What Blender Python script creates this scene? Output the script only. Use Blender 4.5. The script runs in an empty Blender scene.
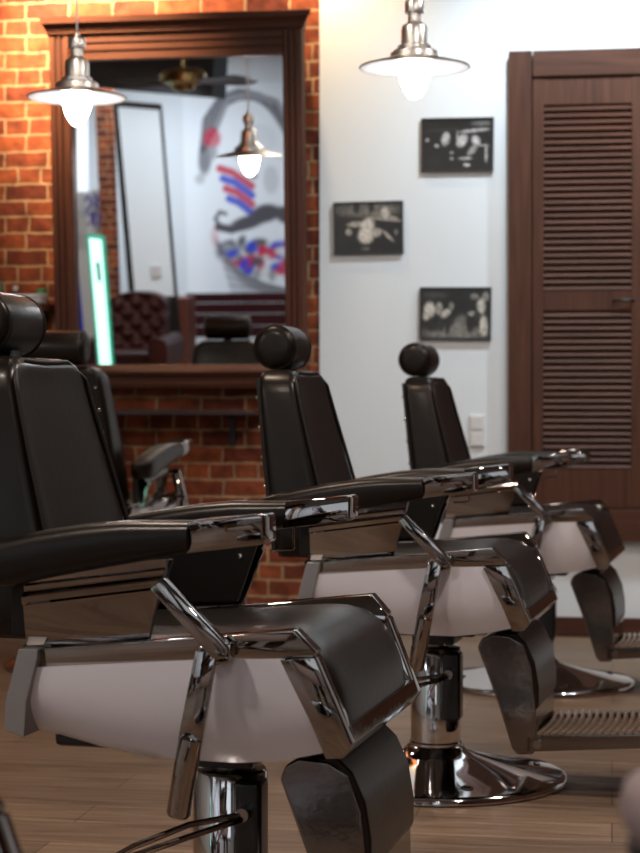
import bpy, bmesh, math, random
import numpy as np
from mathutils import Vector, Matrix
random.seed(7); rng = np.random.default_rng(5)
S = bpy.context.scene; COL = S.collection
PI = math.pi
# ------------------------------------------------------------------ camera, world, exposure
F = 1850.0; HOR = 397.0; CAMH = 1.0
PITCH = math.atan((426.5-HOR)/F)
cam = bpy.data.cameras.new('camera'); camo = bpy.data.objects.new('camera', cam); COL.objects.link(camo)
cam.sensor_fit = 'VERTICAL'; cam.sensor_height = 36; cam.lens = F/853*36
camo.location = (0, 0, CAMH); camo.rotation_euler = (PI/2-PITCH, 0, 0)
cam.clip_start = 0.05; cam.clip_end = 100
cam.dof.use_dof = True; cam.dof.focus_distance = 3.6; cam.dof.aperture_fstop = 5.6
S.camera = camo
w = bpy.data.worlds.new('world'); S.world = w; w.use_nodes = True
w.node_tree.nodes['Background'].inputs[0].default_value = (.55, .62, .72, 1)
w.node_tree.nodes['Background'].inputs[1].default_value = 0.12
S.view_settings.view_transform = 'Standard'; S.view_settings.look = 'None'
S.view_settings.exposure = 1.1; S.view_settings.gamma = 1.0
S.view_settings.use_curve_mapping = False
PHI = math.radians(9)                                  # yaw of the back wall
E_ = Vector((math.cos(PHI), -math.sin(PHI), 0)); N_ = Vector((math.sin(PHI), math.cos(PHI), 0))
D0 = 7.80; P0 = N_*D0
def wp(s, d, z): return P0 + E_*s - N_*d + Vector((0, 0, z))   # s along the wall, d out into the room
def area(name, loc, target, sx, sy, power, col):
    l = bpy.data.lights.new(name, 'AREA'); l.shape = 'RECTANGLE'; l.size = sx; l.size_y = sy; l.energy = power; l.color = col
    o = bpy.data.objects.new(name, l); COL.objects.link(o); o.location = loc
    o.rotation_euler = (Vector(target)-Vector(loc)).to_track_quat('-Z', 'Y').to_euler(); return o
CEIL = 3.15
WARM = (1.0, .80, .62); NEUT = (1.0, .90, .82); COOL = (.80, .90, 1.0)
# added cool fill light, set at an unseen window behind the camera
area('shopfront_fill', wp(-1.0, 11.2, 1.9), wp(-1.5, 5, .8), 3.6, 1.9, 10, COOL)
def spot(name, loc, target, power, deg, col, blend=.6, r=.03):
    l = bpy.data.lights.new(name, 'SPOT'); l.energy = power; l.spot_size = math.radians(deg); l.spot_blend = blend; l.color = col; l.shadow_soft_size = r
    o = bpy.data.objects.new(name, l); COL.objects.link(o); o.location = loc
    o.rotation_euler = (Vector(target)-Vector(loc)).to_track_quat('-Z', 'Y').to_euler(); return o
spot('brick_downlight', wp(-2.45, .8, CEIL-.05), wp(-2.2, 0, 2.5), 235, 72, (1, .74, .46), .9)
spot('frame_downlight', wp(-1.3, .34, CEIL-.05), wp(-1.3, 0, 2.8), 30, 120, (1, .74, .46), .9)
spot('plaster_downlight', wp(.85, .75, CEIL-.05), wp(.75, 0, 1.7), 76, 110, (.74, .89, 1.0), .9)
spot('plaster_fill_left', wp(-.2, .85, CEIL-.05), wp(-.1, 0, 1.5), 58, 120, (.78, .91, 1.0), .9)  # extra spot added to brighten the left of the white wall
# ------------------------------------------------------------------ materials
def nt(name):
    m = bpy.data.materials.new(name); m.use_nodes = True; t = m.node_tree
    return m, t, t.nodes['Principled BSDF']
def N(t, typ, **k):
    n = t.nodes.new(typ)
    for a, b in k.items(): setattr(n, a, b)
    return n
def mat(name, col, rough=.5, metal=0, spec=.5, coat=0, bump=0, bscale=40, emit=None, es=0, var=0, stretch=(1, 1, 1)):
    m, t, b = nt(name)
    b.inputs['Base Color'].default_value = (*col, 1); b.inputs['Roughness'].default_value = rough
    b.inputs['Metallic'].default_value = metal; b.inputs['Specular IOR Level'].default_value = spec
    b.inputs['Coat Weight'].default_value = coat
    if emit: b.inputs['Emission Color'].default_value = (*emit, 1); b.inputs['Emission Strength'].default_value = es
    tc = N(t, 'ShaderNodeTexCoord'); mp = N(t, 'ShaderNodeMapping'); mp.inputs['Scale'].default_value = stretch
    t.links.new(tc.outputs['Object'], mp.inputs[0])
    nz = N(t, 'ShaderNodeTexNoise'); nz.inputs['Scale'].default_value = bscale; nz.inputs['Detail'].default_value = 4
    t.links.new(mp.outputs[0], nz.inputs['Vector'])
    if var:
        r = N(t, 'ShaderNodeMix', data_type='RGBA'); t.links.new(nz.outputs[0], r.inputs[0])
        r.inputs[6].default_value = (*[c*(1-var) for c in col], 1); r.inputs[7].default_value = (*[min(1, c*(1+var)) for c in col], 1)
        t.links.new(r.outputs[2], b.inputs['Base Color'])
    if bump:
        bp = N(t, 'ShaderNodeBump'); bp.inputs['Strength'].default_value = bump; bp.inputs['Distance'].default_value = .002
        t.links.new(nz.outputs[0], bp.inputs['Height']); t.links.new(bp.outputs[0], b.inputs['Normal'])
    return m
M = {}
M['leather'] = mat('black_leather', (.007, .005, .004), .36, spec=.22, bump=.25, bscale=60)
M['leather_dark'] = mat('matt_black_leather', (.008, .007, .007), .5, spec=.3)
M['chrome'] = mat('chrome', (.31, .28, .265), .04, 1, bump=.16, bscale=9)
M['chrome_worn'] = mat('worn_chrome', (.21, .185, .17), .11, 1, bump=.14, bscale=45)
M['satin'] = mat('satin_grey_metal', (.34, .32, .31), .35, .7)
M['white_panel'] = mat('pale_enamel', (.72, .675, .71), .28, spec=.5, coat=.2)
M['black_plastic'] = mat('black_plastic', (.01, .01, .011), .22)
M['brass_stud'] = mat('stud_nickel', (.75, .68, .55), .2, 1)
M['rib'] = mat('brown_tread', (.07, .035, .018), .45, .2, var=.3)
M['bronze'] = mat('worn_bronze', (.48, .36, .27), .25, .85, var=.2)
M['nickel'] = mat('brushed_nickel', (.82, .80, .77), .34, 1, bump=.15, bscale=30, stretch=(1, 1, 12))
M['enamel'] = mat('white_enamel', (.95, .96, .98), .35)
M['bulb'] = mat('lit_bulb', (1, 1, 1), .2, emit=(1, .96, .93), es=22)
M['cord'] = mat('pale_cord', (.75, .75, .75), .5)
M['black_frame'] = mat('black_frame', (.012, .010, .009), .35)
M['plastic_white'] = mat('white_plastic', (.58, .56, .55), .45)
M['dark_wood'] = mat('dark_shelf_wood', (.030, .014, .010), .35, bump=.2, bscale=20)
M['oxblood'] = mat('oxblood_leather', (.05, .013, .011), .38, spec=.25)
M['bench_wood'] = mat('dark_red_bench_wood', (.035, .008, .010), .25)
M['brass'] = mat('antique_brass', (.50, .36, .16), .25, 1)
M['grey_wall'] = mat('grey_plaster', (.42, .40, .37), .8, bump=.1)
M['blue'] = mat('blue_cloth', (.01, .02, .42), .6)
M['ceiling'] = mat('ceiling_paint', (.30, .27, .25), .9)
M['dark_ceiling'] = mat('dark_beam_paint', (.02, .016, .016), .7)
M['pink'] = mat('pale_pink_leather', (.24, .175, .175), .6)
def mirror_mat():
    m = mat('mirror_silver', (.86, .87, .88), .0, 1); return m
M['mirror'] = mirror_mat()
for k in ('leather', 'leather_dark'): M[k].node_tree.nodes['Principled BSDF'].inputs['Specular Tint'].default_value = (1, .86, .76, 1)
M['chrome_bright'] = mat('polished_chrome', (.62, .60, .60), .05, 1, bump=.08, bscale=9)
M['leather'].node_tree.nodes['Principled BSDF'].inputs['Coat Weight'].default_value = .18; M['leather'].node_tree.nodes['Principled BSDF'].inputs['Coat Roughness'].default_value = .22
def wood(name, c1, c2, rough=.35, axis='X', sc=6.0):
    m, t, b = nt(name); b.inputs['Roughness'].default_value = rough; b.inputs['Specular IOR Level'].default_value = .18
    tc = N(t, 'ShaderNodeTexCoord'); mp = N(t, 'ShaderNodeMapping')
    mp.inputs['Scale'].default_value = {'X': (.6, 9, 9), 'Z': (9, 9, .6)}[axis]
    t.links.new(tc.outputs['Object'], mp.inputs[0])
    nz = N(t, 'ShaderNodeTexNoise'); nz.inputs['Scale'].default_value = sc; nz.inputs['Detail'].default_value = 6; nz.inputs['Distortion'].default_value = .4
    t.links.new(mp.outputs[0], nz.inputs['Vector'])
    r = N(t, 'ShaderNodeValToRGB'); t.links.new(nz.outputs[0], r.inputs[0])
    r.color_ramp.elements[0].position = .3; r.color_ramp.elements[0].color = (*c1, 1)
    r.color_ramp.elements[1].position = .7; r.color_ramp.elements[1].color = (*c2, 1)
    t.links.new(r.outputs[0], b.inputs['Base Color'])
    bp = N(t, 'ShaderNodeBump'); bp.inputs['Strength'].default_value = .15; bp.inputs['Distance'].default_value = .001
    t.links.new(nz.outputs[0], bp.inputs['Height']); t.links.new(bp.outputs[0], b.inputs['Normal'])
    return m
M['mahogany_x'] = wood('mahogany_horizontal', (.055, .019, .011), (.095, .034, .019), .42, 'X')
M['mahogany_z'] = wood('mahogany_vertical', (.055, .019, .011), (.095, .034, .019), .42, 'Z')
M['shutter_x'] = wood('shutter_wood_horizontal', (.046, .0175, .010), (.082, .0315, .018), .5, 'X')
M['shutter_z'] = wood('shutter_wood_vertical', (.046, .0175, .010), (.082, .0315, .018), .5, 'Z')
def brick_mat():
    m, t, b = nt('old_brick'); b.inputs['Roughness'].default_value = .75; b.inputs['Specular IOR Level'].default_value = .25
    tc = N(t, 'ShaderNodeTexCoord'); sp = N(t, 'ShaderNodeSeparateXYZ'); cb = N(t, 'ShaderNodeCombineXYZ')
    t.links.new(tc.outputs['Object'], sp.inputs[0]); t.links.new(sp.outputs[0], cb.inputs[0]); t.links.new(sp.outputs[2], cb.inputs[1])
    nz = N(t, 'ShaderNodeTexNoise'); nz.inputs['Scale'].default_value = 9; nz.inputs['Detail'].default_value = 3; t.links.new(cb.outputs[0], nz.inputs['Vector'])
    sub = N(t, 'ShaderNodeVectorMath', operation='SUBTRACT'); sub.inputs[1].default_value = (.5, .5, .5); t.links.new(nz.outputs['Color'], sub.inputs[0])
    scl = N(t, 'ShaderNodeVectorMath', operation='SCALE'); scl.inputs['Scale'].default_value = .022; t.links.new(sub.outputs[0], scl.inputs[0])
    ad = N(t, 'ShaderNodeVectorMath', operation='ADD'); t.links.new(cb.outputs[0], ad.inputs[0]); t.links.new(scl.outputs[0], ad.inputs[1])
    br = N(t, 'ShaderNodeTexBrick'); br.offset = .5; br.offset_frequency = 2; br.squash = .55; br.squash_frequency = 3
    t.links.new(ad.outputs[0], br.inputs['Vector'])
    br.inputs['Scale'].default_value = 1; br.inputs['Brick Width'].default_value = .195; br.inputs['Row Height'].default_value = .0715
    br.inputs['Mortar Size'].default_value = .0065; br.inputs['Mortar Smooth'].default_value = .35; br.inputs['Bias'].default_value = -.1
    br.inputs['Color1'].default_value = (.33, .085, .030, 1); br.inputs['Color2'].default_value = (.11, .022, .014, 1); br.inputs['Mortar'].default_value = (.44, .29, .17, 1)
    n2 = N(t, 'ShaderNodeTexNoise'); n2.inputs['Scale'].default_value = 14; n2.inputs['Detail'].default_value = 6; t.links.new(cb.outputs[0], n2.inputs['Vector'])
    rp = N(t, 'ShaderNodeValToRGB'); t.links.new(n2.outputs[0], rp.inputs[0])
    rp.color_ramp.elements[0].position = .3; rp.color_ramp.elements[0].color = (.42, .36, .36, 1)
    rp.color_ramp.elements[1].position = .7; rp.color_ramp.elements[1].color = (1.25, 1.15, 1, 1)
    mx = N(t, 'ShaderNodeMix', data_type='RGBA', blend_type='MULTIPLY'); mx.inputs[0].default_value = 1
    t.links.new(br.outputs[0], mx.inputs[6]); t.links.new(rp.outputs[0], mx.inputs[7]); t.links.new(mx.outputs[2], b.inputs['Base Color'])
    h = N(t, 'ShaderNodeMath', operation='MULTIPLY_ADD'); h.inputs[1].default_value = -1.2; t.links.new(br.outputs['Fac'], h.inputs[0]); t.links.new(n2.outputs[0], h.inputs[2])
    bp = N(t, 'ShaderNodeBump'); bp.inputs['Strength'].default_value = .9; bp.inputs['Distance'].default_value = .012
    t.links.new(h.outputs[0], bp.inputs['Height']); t.links.new(bp.outputs[0], b.inputs['Normal'])
    return m
M['brick'] = brick_mat()
def floor_mat():
    m, t, b = nt('laminate_planks')
    tc = N(t, 'ShaderNodeTexCoord')
    br = N(t, 'ShaderNodeTexBrick'); br.offset = .37; br.offset_frequency = 2
    t.links.new(tc.outputs['Object'], br.inputs['Vector'])
    br.inputs['Scale'].default_value = 1; br.inputs['Brick Width'].default_value = 1.25; br.inputs['Row Height'].default_value = .19
    br.inputs['Mortar Size'].default_value = .0016; br.inputs['Mortar Smooth'].default_value = .2
    br.inputs['Color1'].default_value = (.235, .155, .100, 1); br.inputs['Color2'].default_value = (.17, .108, .068, 1); br.inputs['Mortar'].default_value = (.05, .03, .02, 1)
    mp = N(t, 'ShaderNodeMapping'); mp.inputs['Scale'].default_value = (1.2, 16, 1); t.links.new(tc.outputs['Object'], mp.inputs[0])
    nz = N(t, 'ShaderNodeTexNoise'); nz.inputs['Scale'].default_value = 3; nz.inputs['Detail'].default_value = 8; nz.inputs['Distortion'].default_value = .5; t.links.new(mp.outputs[0], nz.inputs['Vector'])
    rp = N(t, 'ShaderNodeValToRGB'); t.links.new(nz.outputs[0], rp.inputs[0])
    rp.color_ramp.elements[0].position = .32; rp.color_ramp.elements[0].color = (.55, .52, .5, 1)
    rp.color_ramp.elements[1].position = .66; rp.color_ramp.elements[1].color = (1.2, 1.2, 1.2, 1)
    mx = N(t, 'ShaderNodeMix', data_type='RGBA', blend_type='MULTIPLY'); mx.inputs[0].default_value = 1
    t.links.new(br.outputs[0], mx.inputs[6]); t.links.new(rp.outputs[0], mx.inputs[7]); t.links.new(mx.outputs[2], b.inputs['Base Color'])
    b.inputs['Roughness'].default_value = .42
    bp = N(t, 'ShaderNodeBump'); bp.inputs['Strength'].default_value = .12; bp.inputs['Distance'].default_value = .001
    t.links.new(nz.outputs[0], bp.inputs['Height']); t.links.new(bp.outputs[0], b.inputs['Normal'])
    return m
M['floor'] = floor_mat()
def plaster_mat():
    m, t, b = nt('white_wallpaper'); b.inputs['Roughness'].default_value = .75; b.inputs['Base Color'].default_value = (.64, .66, .675, 1); b.inputs['Specular IOR Level'].default_value = .2
    tc = N(t, 'ShaderNodeTexCoord'); mp = N(t, 'ShaderNodeMapping'); mp.inputs['Scale'].default_value = (4, 4, 1); t.links.new(tc.outputs['Object'], mp.inputs[0])
    nz = N(t, 'ShaderNodeTexNoise'); nz.inputs['Scale'].default_value = 45; nz.inputs['Detail'].default_value = 3; t.links.new(mp.outputs[0], nz.inputs['Vector'])
    bp = N(t, 'ShaderNodeBump'); bp.inputs['Strength'].default_value = .35; bp.inputs['Distance'].default_value = .002
    t.links.new(nz.outputs[0], bp.inputs['Height']); t.links.new(bp.outputs[0], b.inputs['Normal']); return m
M['plaster'] = plaster_mat()
def paint_mat(name, rough):
    m, t, b = nt(name); b.inputs['Roughness'].default_value = rough
    a = N(t, 'ShaderNodeVertexColor'); a.layer_name = 'paint'; t.links.new(a.outputs[0], b.inputs['Base Color']); return m
M['print'] = paint_mat('photo_print', .35); M['mural'] = paint_mat('mural_paint', .8)
# ------------------------------------------------------------------ mesh helpers
def mk(name, verts, faces, m, parent=None, sharp=35, bev=0, seg=2, loc=None, rot=None):
    me = bpy.data.meshes.new(name); me.from_pydata([tuple(v) for v in verts], [], faces)
    bm = bmesh.new(); bm.from_mesh(me); bmesh.ops.remove_doubles(bm, verts=bm.verts, dist=1e-6)
    bmesh.ops.recalc_face_normals(bm, faces=bm.faces)
    if bev:
        es = [e for e in bm.edges if len(e.link_faces) == 2 and e.calc_face_angle(0) > .5]
        bmesh.ops.bevel(bm, geom=es, offset=bev, segments=seg, affect='EDGES', profile=.5, clamp_overlap=True)
    bm.to_mesh(me); bm.free()
    me.polygons.foreach_set('use_smooth', [True]*len(me.polygons)); me.set_sharp_from_angle(angle=math.radians(sharp))
    o = bpy.data.objects.new(name, me); COL.objects.link(o); me.materials.append(M[m] if isinstance(m, str) else m)
    if bev and name not in ('arm_end', 'arm_support', 'side_rail', 'front_trim', 'recline_lever', 'bracket'):
        wn = o.modifiers.new('weighted_normal', 'WEIGHTED_NORMAL'); wn.keep_sharp = True; wn.weight = 80
    if parent: o.parent = parent
    if loc is not None: o.location = loc
    if rot is not None: o.rotation_euler = rot
    return o
class G:                                                  # geometry collector
    def __init__(s): s.v = []; s.f = []
    def add(s, v, f):
        b = len(s.v); s.v += [tuple(p) for p in v]; s.f += [tuple(i+b for i in q) for q in f]; return s
    def box(s, x0, x1, y0, y1, z0, z1):
        return s.add([(x0, y0, z0), (x1, y0, z0), (x1, y1, z0), (x0, y1, z0), (x0, y0, z1), (x1, y0, z1), (x1, y1, z1), (x0, y1, z1)],
              [(0, 3, 2, 1), (4, 5, 6, 7), (0, 1, 5, 4), (1, 2, 6, 5), (2, 3, 7, 6), (3, 0, 4, 7)])
    def prism(s, poly, y0, y1):                           # polygon in xz, extruded along y
        n = len(poly)
        return s.add([(x, y0, z) for x, z in poly]+[(x, y1, z) for x, z in poly],
              [tuple(range(n)), tuple(range(2*n-1, n-1, -1))]+[(i, i+n, (i+1) % n+n, (i+1) % n) for i in range(n)])
    def loft(s, rings, cap=True):
        n = len(rings[0]); v = [p for r in rings for p in r]; f = []
        for i in range(len(rings)-1):
            for j in range(n): f.append((i*n+j, i*n+(j+1) % n, (i+1)*n+(j+1) % n, (i+1)*n+j))
        if cap: f += [tuple(range(n-1, -1, -1)), tuple((len(rings)-1)*n+j for j in range(n))]
        return s.add(v, f)
    def lathe(s, prof, n=40, c=(0, 0, 0)):
        v = []; f = []; 
        for r, z in prof:
            for j in range(n):
                a = 2*PI*j/n; v.append((c[0]+max(r, 1e-5)*math.cos(a), c[1]+max(r, 1e-5)*math.sin(a), c[2]+z))
        for i in range(len(prof)-1):
            for j in range(n): f.append((i*n+j, i*n+(j+1) % n, (i+1)*n+(j+1) % n, (i+1)*n+j))
        f += [tuple(range(n-1, -1, -1)), tuple((len(prof)-1)*n+j for j in range(n))]
        return s.add(v, f)
    def tube(s, pts, r, n=12, closed=False):
        pts = [Vector(p) for p in pts]; rings = []; up = None
        for i, p in enumerate(pts):
            a = pts[i-1] if (i or closed) else p; b = pts[(i+1) % len(pts)] if (i < len(pts)-1 or closed) else p
            d = (b-a).normalized()
            if up is None: up = Vector((0, 0, 1)) if abs(d.z) < .9 else Vector((1, 0, 0))
            x = d.cross(up).normalized(); y = x.cross(d).normalized(); up = y
            rr = r[i] if isinstance(r, (list, tuple)) else r
            rings.append([p+x*math.cos(2*PI*j/n)*rr+y*math.sin(2*PI*j/n)*rr for j in range(n)])
        return s.loft(rings+([rings[0]] if closed else []), cap=not closed)
    def ball(s, c, r, n=12, sz=1):
        return s.lathe([(r*math.sin(PI*i/8), r*sz*math.cos(PI*i/8)) for i in range(8, -1, -1)], n, c)
    def mk(s, name, m, parent=None, **k): return mk(name, s.v, s.f, m, parent, **k)
def sup(w, h, e=4, n=32):                                 # superellipse outline
    out = []
    for i in range(n):
        a = 2*PI*i/n; c, q = math.cos(a), math.sin(a)
        out.append((w*math.copysign(abs(c)**(2/e), c), h*math.copysign(abs(q)**(2/e), q)))
    return out
def empty(name, label=None, cat=None, group=None, loc=(0, 0, 0), rz=0):
    o = bpy.data.objects.new(name, None); COL.objects.link(o); o.location = loc; o.rotation_euler = (0, 0, rz); o.empty_display_size = .1
    tag(o, label, cat, group); return o
def tag(o, label=None, cat=None, group=None, kind=None):
    if label: o['label'] = label
    if cat: o['category'] = cat
    if group: o['group'] = group
    if kind: o['kind'] = kind
    return o
def kids(o): return [c for c in COL.objects if c.parent == o]
def copy_tree(o, parent=None):
    c = o.copy(); COL.objects.link(c); c.parent = parent
    for ch in kids(o): copy_tree(ch, c)
    return c
def interp(tab, x):
    return float(np.interp(x, [a for a, b in tab], [b for a, b in tab]))
def struct(o): o['kind'] = 'structure'; return o
# ------------------------------------------------------------------ pixel -> wall plane
def ray(u, v):
    cp, sp = math.cos(PITCH), math.sin(PITCH); a = (u-320)/F; b = -(v-426.5)/F
    return Vector((a, cp+b*sp, -sp+b*cp))
C0 = Vector((0, 0, CAMH))
def onwall(u, v, d=0):                                    # -> s, z on the plane d metres in front of the back wall
    r = ray(u, v); t = (D0-d-C0.dot(N_))/r.dot(N_); p = C0+r*t
    return (p-P0).dot(E_), p.z
RW = (0, 0, -PHI)
# ------------------------------------------------------------------ room shell (wall frame: x along the wall, y into it)
SL, SR, DB = -8.0, 3.4, 11.6
s320 = onwall(320, 300)[0]
def shell(name, g, m, **k):
    o = g.mk(name, m, loc=P0, rot=RW, **k); return struct(o)
shell('floor', G().box(SL-.2, SR+.2, -DB-.2, .2, -.1, 0), 'floor')
shell('ceiling', G().box(SL-.2, SR+.2, -DB-.2, .2, CEIL, CEIL+.1), 'ceiling')
shell('wall_back', G().box(SL, s320, .0, .2, 0, CEIL), 'brick')
shell('wall_back_plaster', G().box(s320, SR, -.012, .2, 0, CEIL), 'plaster')
shell('wall_right', G().box(SR, SR+.15, -DB, 0, 0, CEIL), 'mahogany_x')
shell('wall_left', G().box(SL-.15, SL, -DB, 0, 0, CEIL), 'grey_wall')
shell('wall_front', G().box(SL, -3.0, -DB-.15, -DB, 0, CEIL).box(.9, SR, -DB-.15, -DB, 0, CEIL).box(-3.0, .9, -DB-.15, -DB, 0, .9).box(-3.0, .9, -DB-.15, -DB, 2.9, CEIL), 'plaster')
shell('added_window_1', G().box(-3, -2.92, -DB-.1, -DB-.04, .9, 2.9).box(.82, .9, -DB-.1, -DB-.04, .9, 2.9).box(-1.1, -1.02, -DB-.1, -DB-.04, .9, 2.9).box(-3, .9, -DB-.1, -DB-.04, .9, .98).box(-3, .9, -DB-.1, -DB-.04, 2.82, 2.9), 'black_frame')  # unseen window, added as an opening for the cool fill light
sz = onwall(600, 617)
shell('baseboard_back', G().box(s320+.6, SR, -.03, -.012, 0, sz[1]+0.0), 'shutter_x', bev=.004)
shell('baseboard_back_brick', G().box(SL, s320+.6, -.03, 0.0, 0, sz[1]), 'dark_wood', bev=.004)
# recessed ceiling downlights: a fixture with a lit lens and its own lamp
def downlight(s, d, power, col=NEUT, size=.28, label=''):
    p = wp(s, d, CEIL)
    e = empty('ceiling_downlight', label, 'ceiling light', None, p, -PHI)
    G().lathe([(size*.5, 0), (size*.62, 0), (size*.62, -.02), (size*.52, -.02), (size*.5, -.004)], 32).mk('trim_ring', 'enamel', e)
    G().lathe([(0, -.012), (size*.5, -.012), (size*.5, -.004), (0, -.004)], 32).mk('lens', mat('downlight_lens', (1, 1, 1), .4, emit=col, es=6), e)
    l = bpy.data.lights.new('downlight_lamp', 'AREA'); l.shape = 'DISK'; l.size = size*.9; l.energy = power*.62; l.color = col
    lo = bpy.data.objects.new('downlight_lamp', l); COL.objects.link(lo); lo.location = p+Vector((0, 0, -.03))
for s, d, pw, c, lab in [(1.05, 2.3, 30, NEUT, 'round ceiling downlight above the far end of the chair row'),
        (.55, 4.6, 34, NEUT, 'round ceiling downlight above the middle of the chair row'),
        (-1.6, 3.2, 15, WARM, 'round ceiling downlight above the aisle in front of the mirror'),
        (-1.9, 6.2, 30, NEUT, 'round ceiling downlight above the aisle left of the nearest chairs'),
        (.2, 8.0, 8, NEUT, 'round ceiling downlight nearest the shopfront windows'),
        (-5.2, 6.6, 42, NEUT, 'round ceiling downlight above the waiting area'),
        (-4.6, 9.9, 50, COOL, 'round ceiling downlight in front of the mural'),
        (-6.4, 9.6, 30, COOL, 'round ceiling downlight beside the lit green panel')]:
    downlight(s, d, pw, c, label=lab)
# ------------------------------------------------------------------ mirror on the brick wall, leaning forward at the top
TAU = .062
sL, zB = onwall(53, 388)
sR, _ = onwall(303, 388)
MB = wp((sL+sR)/2, .03, zB)                               # base of the frame, centre
UPM = Vector((0, 0, math.cos(TAU)))-N_*math.sin(TAU)
NM = (N_*math.cos(TAU)+Vector((0, 0, math.sin(TAU)))).normalized()      # away from the room
def onmir(u, v, dd=0):                                    # x, z in the mirror's own plane
    q = MB-NM*dd
    r = ray(u, v); t = (q-C0).dot(NM)/r.dot(NM); p = C0+r*t-q
    return p.dot(E_), p.dot(UPM)
GD = .045                                                  # the glass stands this far in front of the back
def bounce(u, v, d):                                      # pixel -> through the glass -> point on the plane d metres off the back wall
    q = MB-NM*GD; r = ray(u, v); t = (q-C0).dot(NM)/r.dot(NM); p = C0+r*t
    r2 = r-2*r.dot(NM)*NM; t2 = ((D0-d)-p.dot(N_))/r2.dot(N_); k = p+r2*t2
    return k
def bs(u, v, d):
    p = bounce(u, v, d); return (p-P0).dot(E_), p.z
mir = empty('wall_mirror', 'large mirror in a fluted dark wooden frame with a cornice on the brick wall', 'mirror', None, MB, 0)
mir.rotation_euler = (Matrix.Rotation(-PHI, 4, 'Z') @ Matrix.Rotation(TAU, 4, 'X')).to_euler()
fx0 = onmir(52, 200, .08)[0]; fx1 = onmir(303.5, 200, .08)[0]
gx0 = onmir(73, 200, .08)[0]; gx1 = onmir(284, 200, .08)[0]
gz0 = onmir(180, 365, .08)[1]; gz1 = onmir(180, 57, .08)[1]; fz0 = onmir(180, 388, .08)[1]
hz = onmir(180, 33, .08)[1]; ct = onmir(180, 14.5, .08)[1]
G().box(fx0+.01, fx1-.01, -.03, -.003, fz0+.01, hz).mk('backboard', 'dark_wood', mir)
G().box(gx0-.02, gx1+.02, -GD, -.032, gz0-.02, gz1+.02).mk('glass', 'mirror', mir)
for a, b in ((fx0, gx0), (gx1, fx1)):
    g = G(); wd = b-a; rings = []
    prof = [(0, 0), (0, -.075), (.08, -.085), (.28, -.085), (.32, -.076), (.38, -.076), (.42, -.085), (.56, -.085), (.60, -.076), (.66, -.076), (.70, -.085), (.92, -.085), (1, -.075), (1, 0)]
    v = [(a+wd*p, y-.002, z) for z in (fz0+.1, hz) for p, y in prof]; n = len(prof)
    g.add(v, [tuple(range(n)), tuple(range(2*n-1, n-1, -1))]+[(i, i+n, (i+1) % n+n, (i+1) % n) for i in range(n)])
    g.mk('stile', 'mahogany_z', mir, sharp=20)
def moulding(name, prof, x0, x1, m, par, flare=True):     # profile (y out, z) run along x, ends flared with the profile
    n = len(prof); mx = min(y for y, z in prof)
    base = -.085
    v = [(x0-.5*max(0, base-y), y, z) for y, z in prof]+[(x1+max(0, base-y), y, z) for y, z in prof]
    return G().add(v, [tuple(range(n)), tuple(range(2*n-1, n-1, -1))]+[(i, i+n, (i+1) % n+n, (i+1) % n) for i in range(n)]).mk(name, m, par, sharp=25)
h = gz1
moulding('header', [(-.032, h), (-.082, h), (-.082, h+.025), (-.074, h+.028), (-.074, h+.036), (-.082, h+.039), (-.082, h+.058), (-.074, h+.061), (-.074, h+.069), (-.082, h+.072), (-.082, hz), (-.032, hz)], gx0, gx1, 'mahogany_x', mir)
q = ct-hz
moulding('cornice', [(0, hz), (-.088, hz), (-.092, hz+.10*q), (-.098, hz+.14*q), (-.098, hz+.28*q), (-.104, hz+.30*q), (-.106, hz+.45*q), (-.112, hz+.48*q), (-.118, hz+.62*q), (-.128, hz+.66*q), (-.130, hz+.95*q), (-.124, ct), (0, ct)], fx0, fx1, 'mahogany_x', mir)
moulding('bottom_rail', [(0, fz0), (-.088, fz0), (-.092, fz0+.02), (-.084, fz0+.028), (-.084, fz0+.045), (-.092, fz0+.05), (-.10, fz0+.07), (-.09, fz0+.082), (-.075, gz0-.012), (-.06, gz0), (0, gz0)], fx0, fx1, 'mahogany_x', mir)
# ------------------------------------------------------------------ louvred shutter in the plaster wall
a0 = onwall(510, 55); 
sxA = onwall(509, 300)[0]; ztop = onwall(570, 52)[1]; zbot = onwall(570, 540)[1]
sx1 = onwall(532, 300)[0]; zt2 = onwall(570, 78)[1]; zb2 = onwall(570, 508)[1]
sh = empty('louvered_shutter', 'tall dark wooden louvred shutter doors in a wide flat frame on the white wall', 'shutter', None, wp(sxA, .012, zbot), -PHI)
X = lambda s: s-sxA
Z = lambda z: z-zbot
Wf = X(sx1); leaf = X(onwall(643, 300)[0])-Wf
TW = Wf*2+leaf*4+.004; H = Z(ztop)
G().box(0, Wf, -.05, 0, 0, H).mk('frame_post', 'shutter_z', sh, bev=.003)
G().box(TW-Wf, TW, -.05, 0, 0, H).mk('frame_post', 'shutter_z', sh, bev=.003)
G().box(Wf+.004, TW-Wf-.004, -.046, 0, Z(zt2), H).mk('frame_head', 'shutter_x', sh, bev=.003)
G().box(Wf+.002, TW-Wf-.002, -.046, 0, 0, Z(zb2)).mk('frame_sill', 'shutter_x', sh, bev=.003)
G().box(Wf, TW-Wf, -.006, -.001, Z(zb2), Z(zt2)).mk('backing', 'dark_ceiling', sh)
zm0, zm1 = Z(onwall(570, 311)[1]), Z(onwall(570, 291)[1])
zl0, zl1 = Z(onwall(570, 468)[1]), Z(onwall(570, 106)[1])
st = X(onwall(543, 300)[0])-Wf
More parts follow.
